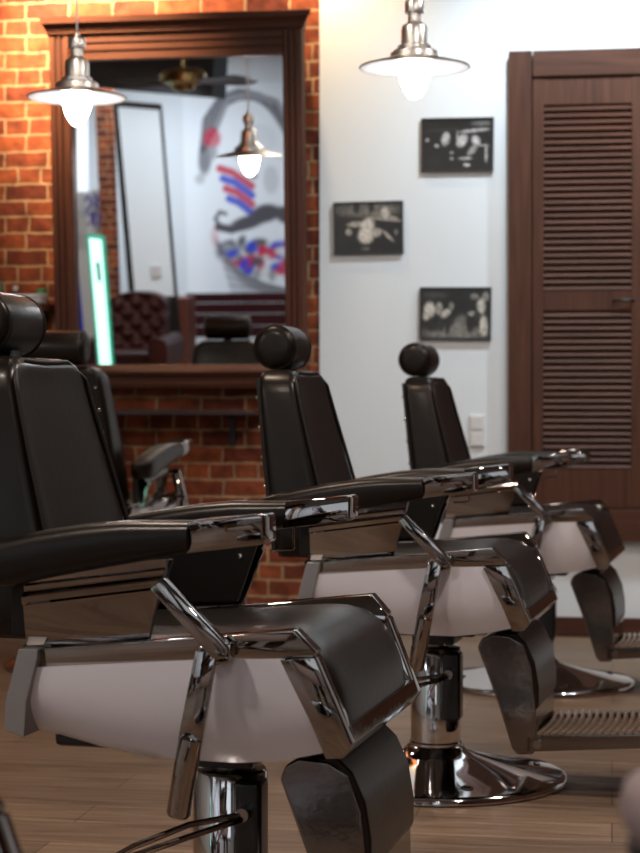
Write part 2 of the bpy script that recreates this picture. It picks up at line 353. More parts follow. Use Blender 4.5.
for k in range(4):
    x0 = Wf+.004+k*leaf; x1 = x0+leaf-.006; d0 = Z(zb2)+.004; d1 = Z(zt2)-.004
    y0, y1 = -.034, -.008
    dr = G().box(x0, x0+st, y0, y1, d0, d1).box(x1-st*1.0, x1, y0, y1, d0, d1).box(x0+st, x1-st, y0+.003, y1, zl1, d1).box(x0+st, x1-st, y0+.003, y1, d0, zl0).box(x0+st, x1-st, y0+.003, y1, zm0, zm1).mk('door', 'shutter_z', sh, bev=.002)
    g = G(); p = .0277
    for za, zb_ in ((zl0, zm0), (zm1, zl1)):
        nn = int(round((zb_-za)/p)); pp = (zb_-za)/nn
        for i in range(nn):
            z = za+pp*i
            g.add([(x, y, zz) for x in (x0+st, x1-st) for y, zz in ((-.031, z+.001), (-.034, z+.004), (-.014, z+pp*1.05), (-.010, z+pp*.98))],
                  [(0, 1, 2, 3), (7, 6, 5, 4), (0, 4, 5, 1), (1, 5, 6, 2), (2, 6, 7, 3), (3, 7, 4, 0)])
    g.mk('louvers', 'shutter_x', dr, sharp=20)
    hx = x1-st-.03 if k % 2 == 0 else x0+st+.03; hzz = (zm0+zm1)/2
    gh = G().tube([(hx-.045+i*.011, -.034-.018*math.sin(PI*i/8), hzz) for i in range(9)], .005, 8)
    gh.mk('handle', 'black_frame', dr)
# ------------------------------------------------------------------ framed photographs (paint stored per vertex on the print)
def blobs(nx, ny, base, items, noise=.25, seed=1):
    r = np.random.default_rng(seed); yy, xx = np.mgrid[0:ny, 0:nx]; xx = xx/(nx-1); yy = yy/(ny-1)
    a = np.full((ny, nx), base, float)
    for cx, cy, rx, ry, val, ang in items:
        c, s_ = math.cos(ang), math.sin(ang); dx = xx-cx; dy = yy-cy
        u = (dx*c+dy*s_)/rx; v = (-dx*s_+dy*c)/ry
        k = 1/(1+np.exp((u*u+v*v-1)*4)); a = a*(1-k)+val*k
    n = r.random((ny//3+2, nx//3+2)); n = np.kron(n, np.ones((3, 3)))[:ny, :nx]
    n2 = r.random((ny, nx))
    return np.clip(a*(1-noise+noise*2*n)*(.9+.2*n2), 0, 1)
def print_mesh(name, w_, h_, arr, tint, m, parent, y):
    ny, nx = arr.shape[:2]
    v = [((i/(nx-1)-.5)*w_, y, (.5-j/(ny-1))*h_) for j in range(ny) for i in range(nx)]
    f = [(j*nx+i, (j+1)*nx+i, (j+1)*nx+i+1, j*nx+i+1) for j in range(ny-1) for i in range(nx-1)]
    me = bpy.data.meshes.new(name); me.from_pydata(v, [], f)
    ca = me.color_attributes.new('paint', 'FLOAT_COLOR', 'POINT')
    if arr.ndim == 2: rgb = arr[..., None]*np.array(tint)
    else: rgb = arr
    data = np.ones((ny*nx, 4), np.float32); data[:, :3] = rgb.reshape(-1, 3); ca.data.foreach_set('color', data.ravel())
    o = bpy.data.objects.new(name, me); COL.objects.link(o); me.materials.append(M[m]); o.parent = parent; return o
pics = [((421, 118.5, 493.5, 170.5), 'black framed photograph hung highest on the white wall, three pale figures in a dark shop', 'white figures', .02,
   [(.06, .4, .03, .04, .5, 0), (.33, .38, .06, .13, .75, .1), (.2, .52, .03, .04, .7, 0), (.57, .42, .07, .13, .8, .3), (.77, .42, .06, .1, .75, -.2), (.62, .78, .10, .03, .6, 0), (.72, .62, .05, .12, .5, .5), (.85, .52, .12, .02, .55, .1), (.92, .68, .02, .18, .6, 0), (.42, .66, .03, .03, .6, 0), (.42, .78, .03, .03, .5, 0), (.75, .22, .22, .035, .62, -.12), (.85, .08, .14, .05, .28, 0), (.5, .34, .015, .12, .5, 0), (.3, .2, .25, .03, .07, -.1), (.64, .91, .05, .03, .75, .1), (.15, .85, .12, .1, .04, 0)], (1, .93, .92)),
  ((333.5, 202, 403, 253.5), 'black framed photograph hung furthest left on the white wall, a reclining pale figure', '', .025,
   [(.5, .12, .5, .16, .30, 0), (.32, .08, .05, .12, .03, 0), (.55, .1, .04, .14, .04, 0), (.12, .12, .07, .12, .22, 0), (.68, .22, .14, .06, .35, .1), (.76, .2, .06, .12, .75, 0), (.88, .3, .08, .03, .5, .2), (.8, .34, .3, .03, .55, .15), (.3, .42, .12, .06, .6, -.1), (.48, .5, .1, .2, .95, .2), (.46, .68, .11, .14, .95, 0), (.62, .6, .08, .09, .7, .3), (.2, .58, .05, .07, .6, 0), (.8, .68, .03, .14, .6, -.6), (.92, .6, .03, .06, .35, 0), (.45, .93, .07, .04, .25, 0), (.1, .8, .1, .15, .02, 0)], (1, .90, .78)),
  ((419.5, 287.5, 491, 339.5), 'black framed photograph hung lowest on the white wall, crowd lining a dark central gap', '', .05,
   [(.5, .35, .14, .4, .02, 0), (.5, .9, .5, .15, .35, 0), (.6, .85, .14, .3, .38, 0), (.12, .42, .08, .16, .85, 0), (.07, .55, .05, .1, .7, 0), (.26, .4, .05, .13, .6, 0), (.36, .5, .06, .1, .8, .5), (.44, .35, .04, .08, .4, 0), (.4, .72, .04, .2, .06, .1), (.15, .75, .1, .12, .05, 0), (.28, .75, .06, .12, .08, 0), (.72, .7, .06, .2, .04, 0), (.88, .35, .06, .16, .8, 0), (.92, .75, .06, .2, .85, 0), (.75, .5, .06, .05, .6, 0), (.78, .15, .06, .06, .4, 0), (.2, .12, .18, .08, .12, 0), (.82, .55, .05, .12, .08, 0), (.95, .15, .05, .1, .5, 0)], (1, .92, .80))]
for idx, ((u0, v0, u1, v1), lab, _, base, items, tint) in enumerate(pics):
    s0, z1 = onwall(u0, v0, .03); s1, z0 = onwall(u1, v1, .03); w_, h_ = s1-s0, z1-z0
    e = empty('picture_frame', lab, 'picture', None, wp((s0+s1)/2, .012, (z0+z1)/2), -PHI)
    e.rotation_euler = (0, [.004, -.008, .006][idx]*1.5, -PHI)
    b = .008
    g = G().box(-w_/2, w_/2, -.018, 0, -h_/2, -h_/2+b).box(-w_/2, w_/2, -.018, 0, h_/2-b, h_/2).box(-w_/2, -w_/2+b, -.018, 0, -h_/2+b, h_/2-b).box(w_/2-b, w_/2, -.018, 0, -h_/2+b, h_/2-b)
    g.mk('frame', 'black_frame', e)
    print_mesh('photo_print', w_-2*b, h_-2*b, blobs(110, 80, base*.6, items, .3, idx+3)**1.35*.6, tint, 'print', e, -.012)
# double wall plate
s0, z1 = onwall(469.5, 415); s1, z0 = onwall(485, 447)
e = empty('wall_switch', 'white double switch plate low on the white wall behind the far chair', 'switch', None, wp((s0+s1)/2, .012, (z0+z1)/2), -PHI)
w_, h_ = s1-s0, z1-z0
G().box(-w_/2, w_/2, -.008, 0, -h_/2, h_/2).mk('plate', 'plastic_white', e, bev=.003)
for k in (-1, 1): G().box(-w_/2+.008, w_/2-.008, -.012, -.006, k*h_/4-h_/5, k*h_/4+h_/5).mk('rocker', 'plastic_white', e, bev=.002)
# ------------------------------------------------------------------ shelves against the brick
s0, z0 = onwall(262, 413.5, .12); s1 = onwall(60, 413, .12)[0]
e = empty('wall_shelf', 'thin dark wooden shelf on the brick wall under the mirror', 'shelf', None, wp((s0+s1)/2, 0, z0), -PHI)
hw = (s0-s1)/2
G().box(-hw, hw, -.28, -.001, -.006, .014).mk('board', 'dark_wood', e, bev=.003)
for x in (-hw+.15, hw-.15): G().prism([(x-.012, -.006), (x+.012, -.006), (x+.012, -.14), (x-.012, -.14)], -.012, -.001).box(x-.012, x+.012, -.16, -.001, -.018, -.006).mk('bracket', 'black_frame', e)
sA, zA = onwall(50, 304, .1)
e2 = empty('side_shelf', 'brown wooden shelf with a folded towel left of the mirror', 'shelf', None, wp(sA-.3, 0, zA), -PHI)
G().box(-.3, .3, -.2, -.001, -.035, 0).mk('board', 'mahogany_x', e2, bev=.003)
for x in (.24, -.24): G().prism([(x-.018, -.035), (x+.018, -.035), (x+.018, -.17), (x-.018, -.07-.1)], -.03, -.001).prism([(x-.014, -.035), (x+.014, -.035), (x+.014, -.06), (x-.014, -.06)], -.18, -.03).mk('bracket', 'dark_wood', e2, bev=.003)
def thing_on_shelf(u, name, lab, cat, build, d=.10):
    s_, _ = onwall(u, 304, d); e = empty(name, lab, cat, None, wp(s_, d, zA), -PHI); build(e); return e
def towel(e):
    for i, (hh, ww) in enumerate(((.02, .10), (.02, .098))):
        r = [[(x, y_, .011+i*.021+z_) for y_, z_ in sup(.06, .0105, 3, 20)] for x in np.linspace(-ww, ww, 8)]
        G().loft(r).mk('towel_fold', mat('white_towel', (.78, .78, .80), .9, bump=.6, bscale=90), e, sharp=60)
thing_on_shelf(19, 'folded_towel', 'white folded towel stacked on the brown shelf left of the mirror', 'towel', towel, .11)
def vial(e):
    G().lathe([(.012, 0), (.013, .004), (.013, .05), (.007, .058), (.007, .064)], 20).mk('body', mat('dark_blue_bottle', (.02, .03, .08), .2), e)
    G().lathe([(.011, .062), (.012, .064), (.012, .08), (.009, .084)], 20).mk('cap', 'plastic_white', e)
thing_on_shelf(15.5, 'small_bottle', 'small dark bottle with a round white cap behind the folded towel', 'bottle', vial, .028)
def tube_(e): G().lathe([(.014, 0), (.015, .004), (.015, .072), (.013, .082), (.009, .095), (.009, .11)], 20).mk('body', mat('green_bottle', (.05, .2, .12), .25), e)
thing_on_shelf(-1, 'green_bottle', 'green bottle standing on the brown shelf at the photo edge', 'bottle', tube_, .028)
def tin(e):
    G().lathe([(.022, 0), (.023, .003), (.023, .052), (.021, .054)], 24).mk('body', 'plastic_white', e)
    G().lathe([(.024, .050), (.0245, .052), (.0245, .066), (.022, .069)], 24).mk('lid', mat('green_lid', (.02, .16, .06), .4), e)
thing_on_shelf(41.5, 'cream_jar', 'small white jar with a green lid at the right end of the brown shelf', 'jar', tin, .03)
# ------------------------------------------------------------------ pendant lamps
def pendant(u, vrim, Zd, label):
    r = ray(u, vrim); t = Zd/r.y; p = C0+r*t
    e = empty('pendant_lamp', label, 'lamp', 'nickel pendant lamps', (p.x, p.y, p.z), 0); e.scale = (.945, .945, .945)
    G().lathe([(.180, .0), (.1815, .002), (.178, .005), (.13, .018), (.08, .030), (.05, .036), (.05, .033), (.08, .027), (.13, .0145), (.176, .001)], 56).mk('shade', 'nickel', e, sharp=50)
    G().lathe([(.1755, .0), (.13, .0135), (.08, .026), (.045, .032), (.045, .030), (.08, .024), (.13, .0115), (.175, -.001)], 56).mk('shade_lining', 'enamel', e, sharp=50)
    G().lathe([(.078, .030), (.080, .034), (.078, .050), (.070, .056), (.056, .058), (.056, .070), (.050, .074), (.044, .076), (.044, .125), (.040, .136), (.026, .146), (.022, .150)], 40).mk('housing', 'nickel', e, sharp=30)
    G().lathe([(.022, .148), (.022, .176), (.031, .178), (.032, .182), (.032, .212), (.029, .218), (.012, .220), (.010, .232), (.0045, .246)], 32).mk('socket_cap', 'nickel', e, sharp=30)
    L = (CEIL-p.z)/.945
    G().lathe([(.0035, .24), (.0035, L-.03)], 12).mk('cord', 'cord', e)
    G().lathe([(.005, L-.05), (.03, L-.035), (.05, L-.02), (.052, L-.001)], 28).mk('ceiling_rose', 'nickel', e)
    G().lathe([(.006, -.102), (.018, -.096), (.032, -.078), (.044, -.052), (.052, -.022), (.054, .0), (.05, .02), (.035, .029)], 36).mk('bulb', 'bulb', e, sharp=60)
pendant(77, 98, 1850*.343/100, 'nickel pendant lamp in front of the brick wall and mirror, left one')
pendant(414.5, 68, 1850*.343/111, 'nickel pendant lamp hanging in front of the white wall')
# ------------------------------------------------------------------ barber chair (local: +x forward, -y nearest side, origin at the base)
def sweep(g, path, hw, th, e=6, n=36, tops=None):          # path of top-surface points (x,z); hw half width, th thickness
    rings = []
    for i, (x, z) in enumerate(path):
        a = path[max(i-1, 0)]; b = path[min(i+1, len(path)-1)]
        d = Vector((b[0]-a[0], b[1]-a[1])).normalized(); nx, nz = d.y, -d.x     # pointing below the surface
        t = th[i] if isinstance(th, list) else th; w_ = hw[i] if isinstance(hw, list) else hw
        rings.append([(x+nx*(t/2-q), y, z+nz*(t/2-q)) for y, q in sup(w_, t/2, e, n)])
    return g.loft(rings)
def undercut(o, s, zt, k):                                # lower edge tucked in towards the chair's middle
    for v_ in o.data.vertices: v_.co.y -= s*(zt-v_.co.z)*k
    return o
def chair(label, cat, group, head_w=.088, head_r=.058):
    C = empty('barber_chair', label, cat, group)
    # base and column
    b = G().lathe([(.338, 0), (.343, .004), (.343, .013), (.338, .019), (.325, .022), (.28, .029), (.22, .040), (.16, .054), (.11, .068), (.085, .078), (.076, .088), (.070, .094)], 72).mk('base', 'chrome_bright', C, sharp=50)
    for a in (.4, 2.0, 3.6, 5.2): G().lathe([(.016, 0), (.016, .004), (.009, .008)], 12, (.265*math.cos(a), .265*math.sin(a), .029)).mk('base_bolt', 'chrome', b)
    G().lathe([(.069, .085), (.069, .10), (.0655, .104), (.0655, .345), (.062, .350), (.05, .352)], 48).mk('column', 'chrome_bright', C, sharp=40)
    G().lathe([(.032, .34), (.032, .40)], 32).mk('piston', 'chrome', C)
    pm = G().box(.030, .078, -.080, -.020, .165, .345).mk('pump_housing', 'black_plastic', C, bev=.012, seg=3)
    G().tube([(.052, -.078, .290), (.052, -.104, .290)], .012, 14).mk('pivot_bolt', 'chrome', pm)
    G().tube([(.052, -.095, .290), (-.02, -.17, .285), (-.09, -.245, .262), (-.112, -.262, .250), (-.105, -.285, .245), (-.075, -.275, .256), (.0, -.20, .276), (.052, -.10, .283)], .0055, 10).mk('pump_lever', 'chrome_bright', C)
    G().box(-.10, .12, -.11, .11, .388, .42).box(-.05, .06, -.07, .07, .36, .39).mk('seat_mount', 'black_plastic', C, bev=.006)
    G().box(-.292, -.23, -.215, .215, .452, .60).box(-.235, .205, -.235, .235, .418, .585).mk('seat_pan', 'black_plastic', C, bev=.01)
    # upholstered seat with a waterfall front
    pth = [(-.30, .585), (-.27, .598), (-.2, .602), (-.1, .606), (0, .612), (.07, .618), (.12, .622), (.16, .622), (.195, .614), (.225, .594), (.247, .565), (.262, .53), (.270, .49), (.275, .47)]
    st_ = sweep(G(), pth, [.22, .235]+[.243]*11+[.235], [.03, .05]+[.06]*10+[.05, .04], 5).mk('seat', 'leather', C, sharp=60)
    # sides
    for s in (-1, 1):
        def P(p): return [(x, s*y, z) for x, y, z in p]
        # pale curved side panel
        nx, nz_ = 22, 10; v = []
        for k, off in enumerate((0, -.012)):
            for i in range(nx):
                t = i/(nx-1)
                for j in range(nz_):
                    q_ = j/(nz_-1)
                    zt = .556+(.590-.556)*t; zb = interp([(0, .448), (.2, .425), (.42, .408), (.7, .406), (.85, .415), (1, .432)], t)
                    z = zt+(zb-zt)*q_; x = (-.252-.020*q_)*(1-t)+(.176+.066*q_)*t
                    y = .283-.050*q_**3+off
                    v.append((x, s*y, z))
        f = []; NN = nx*nz_
        for i in range(nx-1):
            for j in range(nz_-1):
                a = i*nz_+j; f += [(a, a+1, a+nz_+1, a+nz_), (NN+a, NN+a+nz_, NN+a+nz_+1, NN+a+1)]
        for i in range(nx-1):
            for j in (0, nz_-1): a = i*nz_+j; f.append((a, a+nz_, NN+a+nz_, NN+a))
        for j in range(nz_-1):
            for i in (0, nx-1): a = i*nz_+j; f.append((a, a+1, NN+a+1, NN+a))
        mk('side_panel', v, f, 'white_panel', C, sharp=50)
        y0, y1 = sorted((s*.246, s*.291))
        undercut(G().prism([(-.25, .556), (.172, .585), (.225, .583), (.228, .598), (.195, .632), (.023, .614), (-.25, .586)], y0, y1).mk('side_rail', 'chrome', C, bev=.002), s, .62, .22)
        undercut(G().prism([(.172, .584), (.229, .590), (.258, .52), (.286, .452), (.270, .430), (.243, .428), (.215, .495)], y0, y1).mk('front_trim', 'chrome', C, bev=.0018), s, .59, .10)
        G().prism([(-.272, .588), (-.238, .588), (-.238, .575), (-.258, .50), (-.262, .442), (-.298, .452), (-.296, .50)], *sorted((s*.22, s*.293))).mk('rear_trim', 'satin', C, bev=.003)
        # chrome arm panel with a stepped lip
        xs = np.linspace(0, 1, 12); rows = [(.302, 0), (.299, .014), (.291, .019), (.288, .028), (.300, .036), (.297, .046), (.290, .051), (.287, .06)]
        v = []
        for off in (0, -.014):
            for t in xs:
                xt, zt = -.262+(.250)*t, .709+.033*t
                xb, zb = -.268+(.212)*t, .590+.014*t
                hh = zt-zb
                rr = rows+[(.279, hh*.75), (.268, hh)]
                for y, dz in rr:
                    q_ = dz/hh; x = xt+(xb-xt)*q_; v.append((x, s*(y+off), zt-dz))
        nr = 10; n1 = 12; NN = n1*nr; f = []
        for i in range(n1-1):
            for j in range(nr-1):
                a = i*nr+j; f += [(a, a+1, a+nr+1, a+nr), (NN+a, NN+a+nr, NN+a+nr+1, NN+a+1)]
        for i in range(n1-1):
            for j in (0, nr-1): a = i*nr+j; f.append((a, a+nr, NN+a+nr, NN+a))
        for j in range(nr-1):
            for i in (0, n1-1): a = i*nr+j; f.append((a, a+1, NN+a+1, NN+a))
        ap = mk('arm_panel', v, f, 'chrome', C, sharp=25)
        G().prism([(-.30, .60), (-.062, .612), (-.018, .738), (-.30, .70)], *sorted((s*.240, s*.262))).mk('arm_upholstery', 'leather_dark', ap, bev=.006)
        G().lathe([(.006, 0), (.005, .003), (0, .005)], 12).mk('stud', 'brass_stud', ap, loc=(-.055, s*.239, .70), rot=(s*PI/2, 0, 0))
        # padded armrest and its chrome end block
        zt_ = [(-.40, .740), (-.36, .755), (-.30, .769), (-.24, .781), (-.165, .794), (-.08, .802), (.03, .803)]; zb_ = [(-.40, .722), (-.36, .690), (-.30, .684), (-.24, .700), (-.13, .722), (.03, .752)]
        rings = []
        for x in [-.40, -.395, -.38, -.36, -.33, -.28, -.22, -.15, -.08, -.03, .0, .03]:
            a_, b_ = interp(zt_, x), interp(zb_, x); ww = .040*min(1, (.3+(x+.40)*14)) if x < -.35 else .040
            rings.append([(x, s*.290+y, (a_+b_)/2+z) for y, z in sup(ww, (a_-b_)/2, 3.2, 28)])
        G().loft(rings).mk('armrest', 'leather', C, sharp=60)
        tip = undercut(G().prism([(.026, .752), (.030, .804), (.150, .816), (.155, .812), (.155, .772), (.150, .768)], s*.290-.037, s*.290+.037).mk('arm_end', 'chrome', C, bev=.003), s, .82, .12)
        if s > 0: G().tube([(.038, s*.286, .77), (.038, s*.286, .715), (.036, s*.286, .712), (-.005, s*.286, .708)], .003, 8).mk('latch_wire', 'chrome', tip)
        if s > 0: continue
        # slanted chrome arm support
        y0, y1 = sorted((s*.297, s*.327))
        sp_ = G().prism([(-.032, .695), (-.012, .712), (.098, .605), (.092, .588), (.072, .588)], y0, y1).mk('arm_support', 'chrome', C, bev=.002)
        G().prism([(.045, .605), (.10, .612), (.098, .582), (.06, .572)], *sorted((s*.290, s*.318))).mk('bracket', 'chrome', sp_, bev=.003)
    y0, y1 = -.323, -.309
    rl = G().prism([(.042, .600), (.078, .600), (.052, .455), (.012, .455)], y0, y1).mk('recline_lever', 'chrome', C, bev=.003)
    G().tube([(.035, -.316, .462), (.033, -.316, .458), (.012, -.316, .338), (.011, -.316, .333)], [.015, .0195, .0195, .016], 24).mk('lever_grip', 'chrome', rl, sharp=40)
    G().prism([(.25, .478), (.278, .478), (.2865, .452), (.270, .430), (.25, .432)], -.25, .25).mk('front_sill', 'chrome', C, bev=.002)
    # backrest
    rings = []
    for t in [0, .02, .06, .12, .2, .3, .4, .5, .6, .7, .8, .88, .92, .95, .97, .98, .99, .996, 1]:
        z = .59+.475*t
        xf = interp([(0, -.215), (.4, -.262), (.75, -.308), (1, -.338)], t); xr = interp([(0, -.385), (.4, -.410), (1, -.445)], t)
        wd = interp([(0, .212), (.35, .205), (.7, .186), (.9, .172), (1, .166)], t)
        if t > .88: k = (t-.88)/.12; wd -= .055*(1-math.sqrt(max(0, 1-k*k)))
        if t < .06: wd -= .02*(1-t/.06)
        cx, hx = (xf+xr)/2, (xf-xr)/2
        if t > .96: hx *= .62+.38*math.sqrt(max(0, 1-((t-.96)/.04)**2))
        ring = []
        for y, xx in sup(wd, hx, 7, 56):
            conc = .012*(1-(y/wd)**2)*(1 if xx > 0 else 0)*min(1, (1-t)*10+.3)
            ztop = (.006*abs(y/wd)**3 if t > .9 else 0)
            ring.append((cx+xx-conc*(xx/hx if hx else 0), y, z+ztop))
        rings.append(ring)
    bk = G().loft(rings).mk('backrest', 'leather', C, sharp=60)
    # piping along the front edge
    pp = []
    for t in [0.06, .2, .35, .5, .65, .8, .88, .93]:
        z = .59+.475*t; xf = interp([(0, -.215), (.4, -.262), (.75, -.308), (1, -.338)], t); wd = interp([(0, .212), (.35, .205), (.7, .186), (.9, .172), (1, .166)], t)
        pp.append((xf-.005, wd-.010, z))
    top = [(-.348, y, 1.062+.004*abs(y/.13)**2) for y in (.10, .08, .05, 0, -.05, -.08, -.10)]
    full = pp+[(-.345, .137, 1.049)]+top+[(-.345, -.137, 1.049)]+[(x, -y, z) for x, y, z in reversed(pp)]
    G().tube(full, .005, 8).mk('piping', 'leather_dark', bk, sharp=80)
    # studded rear panel
    rr = []
    for t in (0.03, .5, .90, .965):
        z = .59+.475*t; xr = interp([(0, -.385), (.4, -.410), (1, -.445)], t); wd = interp([(0, .212), (.35, .205), (.7, .186), (.9, .172), (1, .166)], t)-.014
        rr.append([(xr-.003, -wd, z), (xr-.003, wd, z), (xr+.01, wd, z), (xr+.01, -wd, z)])
    rp = G().loft(rr).mk('rear_panel', 'leather_dark', bk, bev=.003)
    for t in (.06, .22, .38, .54, .70, .86):
        z = .59+.475*t; xr = interp([(0, -.385), (.4, -.410), (1, -.445)], t); wd = interp([(0, .212), (.35, .205), (.7, .186), (.9, .172), (1, .166)], t)-.022
        for s in (-1, 1): G().ball((xr-.003, s*wd, z), .0058, 10, .9).mk('stud', 'brass_stud', rp)
    # headrest roll on its post
    hc = (-.415, 0, 1.131)
    prof = [(0, -head_w), (head_r*.55, -head_w-.003), (head_r*.86, -head_w+.003), (head_r*.97, -head_w+.010), (head_r, -head_w+.022), (head_r*1.01, 0), (head_r, head_w-.022), (head_r*.97, head_w-.010), (head_r*.86, head_w-.003), (head_r*.55, head_w+.003), (0, head_w)]
    g = G().lathe(prof, 48); g.v = [(hc[0]+x, z+hc[1], hc[2]+y) for x, y, z in g.v]
    hd = g.mk('headrest', 'leather', C, sharp=60)
    for s in (-1, 1):
        g = G().tube([(hc[0]+head_r*.975*math.cos(a), s*(head_w-.012), hc[2]+head_r*.975*math.sin(a)) for a in np.linspace(0, 2*PI, 40, endpoint=False)], .0028, 8, closed=True)
        g.mk('piping', 'leather_dark', hd, sharp=80)
    G().box(-.412, -.402, -.022, .022, .98, 1.10).mk('headrest_post', 'black_plastic', C, bev=.003)
    # leg rest, pad and foot plate
    lr = G().prism([(.140, .372), (.150, .395), (.172, .408), (.222, .404), (.258, .384), (.280, .325), (.287, .22), (.288, .150), (.285, .118), (.278, .110), (.240, .108), (.228, .122), (.19, .24)], -.178, .178).mk('leg_rest', 'chrome_worn', C, bev=.008, seg=3)
    G().prism([(.200, .410), (.236, .412), (.262, .388), (.284, .340), (.294, .280), (.294, .232), (.286, .218), (.255, .218), (.245, .30), (.23, .37)], -.175, .175).mk('leg_pad', 'leather', lr, bev=.006, seg=3)
    for s in (-1, 1): G().prism([(.17, .40), (.20, .44), (.25, .445), (.235, .395)], s*.12-.012, s*.12+.012).mk('hinge', 'black_plastic', lr, bev=.003)
    fr = G().prism([(.262, .116), (.262, .155), (.600, .176), (.615, .170), (.612, .146), (.595, .142)], -.178, -.160).prism([(.262, .116), (.262, .155), (.600, .176), (.615, .170), (.612, .146), (.595, .142)], .160, .178).prism([(.592, .142), (.592, .176), (.612, .172), (.612, .146)], -.162, .162).prism([(.262, .120), (.262, .138), (.600, .158), (.600, .144)], -.162, .162).mk('footrest', 'chrome_worn', C, bev=.003)
    G().tube([(.292, -.176, .138), (.292, -.186, .138)], .011, 14).mk('footrest_bolt', 'chrome', fr)
    g = G()
    for i in range(16):
        x = .292+i*.0186; z = .140+(x-.262)*.062
        g.loft([[(x+a*.0055+.010*(1-(yy/.16)**2), yy, z+.012+b_*.013) for a, b_ in ((-1.2, -1), (1.2, -1), (.95, .7), (0, 1), (-.95, .7))] for yy in np.linspace(-.161, .161, 9)])
    g.mk('tread_ribs', 'bronze', fr, sharp=50)
    G().prism([(.285, .139), (.285, .1425), (.592, .1615), (.592, .158)], -.160, .160).mk('tread_mat', 'rib', fr)
    return C
PC = math.radians(14.5)
def base_at(u, v):
    Zd = F*CAMH/(v-HOR); return ((u-320)/F*Zd, Zd, 0)
GRP = 'black and chrome barber chairs in a row'
c1 = chair('second nearest barber chair of the row, the one filling the left foreground', 'barber chair', GRP)
c1.location = base_at(230, 968); c1.rotation_euler = (0, 0, -PC)
def place(src, loc, rz, lab):
    c = copy_tree(src); c.location = loc; c.rotation_euler = (0, 0, rz); c['label'] = lab; return c
place(c1, base_at(436, 780), -PC, 'middle barber chair of the row, whole round base in view')
place(c1, base_at(536, 684), -PC, 'farthest barber chair of the row, in front of the shutter')
place(c1, (-.602, 1.60, 0), -PC, 'nearest barber chair, only its blurred seat corner at lower left')
c4 = chair('barber chair turned towards the mirror, seen from its studded back', 'barber chair', None, head_w=.115, head_r=.058)
c4.location = (-.83, 6.88, 0); c4.scale = (1, 1, 1.035); c4.rotation_euler = (0, 0, math.radians(77))
for ch in kids(c1):
    if ch.name.startswith('headrest') and 'post' not in ch.name: ch.location.x = -.022
# ------------------------------------------------------------------ blurred stool at the lower right corner
e = empty('round_stool', 'blurred pale pink padded stool at the lower right corner', 'stool', None, (.338, 1.30, 0), 0); e.scale = (1, 1, 1.13)
G().lathe([(.0, .600), (.10, .600), (.118, .608), (.126, .625), (.122, .640), (.10, .650), (0, .653)], 40).mk('cushion', 'pink', e, sharp=60)
G().lathe([(.118, .588), (.120, .602), (.10, .604)], 40).mk('seat_ring', 'leather_dark', e)
G().lathe([(.022, .03), (.022, .595)], 20).mk('post', 'black_plastic', e)
G().lathe([(.17, 0), (.172, .01), (.05, .035), (.022, .05)], 40).mk('foot', 'black_plastic', e)
# ------------------------------------------------------------------ what the mirror shows: the other end of the shop
DW = DB-.01
def quad_box(name, pts, d, th, m, parent=None):           # four pixel corners seen in the mirror -> slab standing d metres off the back wall
    q_ = [bs(u, v, d) for u, v in pts]
    v = [(s_, -d+k, z) for k in (0, -th) for s_, z in q_]
    f = [(0, 1, 2, 3), (7, 6, 5, 4)]+[(i, i+4, (i+1) % 4+4, (i+1) % 4) for i in range(4)]
    return v, f
# mural on the shopfront end wall
(sa, za), (sb, zb) = bs(182, 85, DW), bs(312, 300, DW)
mw, mh = abs(sa-sb), abs(za-zb)
NXm, NYm = 170, 260
yy, xx = np.mgrid[0:NYm, 0:NXm]; 
PX = 182+130*xx/(NXm-1); PY = 85+215*yy/(NYm-1)           # painted in the picture's own proportions
img = np.ones((NYm, NXm, 3))*np.array([.72, .74, .77])
def soft(d, w_=2.0): return 1/(1+np.exp(np.clip(d/w_*3, -30, 30)))
def paint(mask, col, a=1.0):
    global img; k = (mask*a)[..., None]; img = img*(1-k)+np.array(col)*k
def ell(cx, cy, rx, ry, ang=0):
    c, s_ = math.cos(ang), math.sin(ang); dx = PX-cx; dy = PY-cy; u = (dx*c+dy*s_)/rx; v = (-dx*s_+dy*c)/ry
    return soft((np.sqrt(u*u+v*v)-1)*min(rx, ry))
def stroke(pts, w_):
    d = np.full(PX.shape, 1e9)
    for (x0, y0), (x1, y1) in zip(pts[:-1], pts[1:]):
        vx, vy = x1-x0, y1-y0; t = np.clip(((PX-x0)*vx+(PY-y0)*vy)/(vx*vx+vy*vy), 0, 1)
        d = np.minimum(d, np.hypot(PX-x0-t*vx, PY-y0-t*vy))
    return soft(d-w_/2, 1.2)
BK = (.07, .065, .075); RD = (.50, .01, .05); BL = (.02, .05, .50); GR = (.28, .28, .30); WH = (.62, .63, .65)
for k in range(9):                                        # swept hair
    paint(stroke([(201+k*2, 150-k*3), (205+k*3, 120-k*2.5), (220+k*4, 100-k*.5), (240+k*5, 92+k*1.5), (262+k*4, 97+k*4), (278+k*2, 112+k*4)], 6), BK if k % 2 else GR, 1)
paint(ell(204, 158, 7, 16, .1), BK, .8); paint(ell(212, 138, 9, 10), RD, .8); paint(ell(212, 152, 5, 7), GR, .8)
paint(ell(198, 178, 5, 5), GR, .6); paint(ell(262, 140, 17, 15, .3), WH, .8); paint(ell(272, 180, 8, 14), GR, .4)
for k in range(4): paint(stroke([(219+k*3, 168+k*10), (232+k*2, 172+k*10), (252, 186+k*9)], 7.5), (RD, BL, RD, BL)[k], .9)
paint(ell(246, 160, 9, 4, .3), BK, .7); paint(ell(254, 176, 4, 3), BK, .8)
paint(stroke([(219, 226), (213, 218), (218, 211), (224, 213)], 4), BK, .9)                   # curled moustache
paint(stroke([(216, 226), (230, 229), (244, 224)], 8), BK, 1); paint(ell(247, 222, 20, 7, -.25), BK, 1); paint(ell(266, 213, 15, 9, -.15), BK, 1)
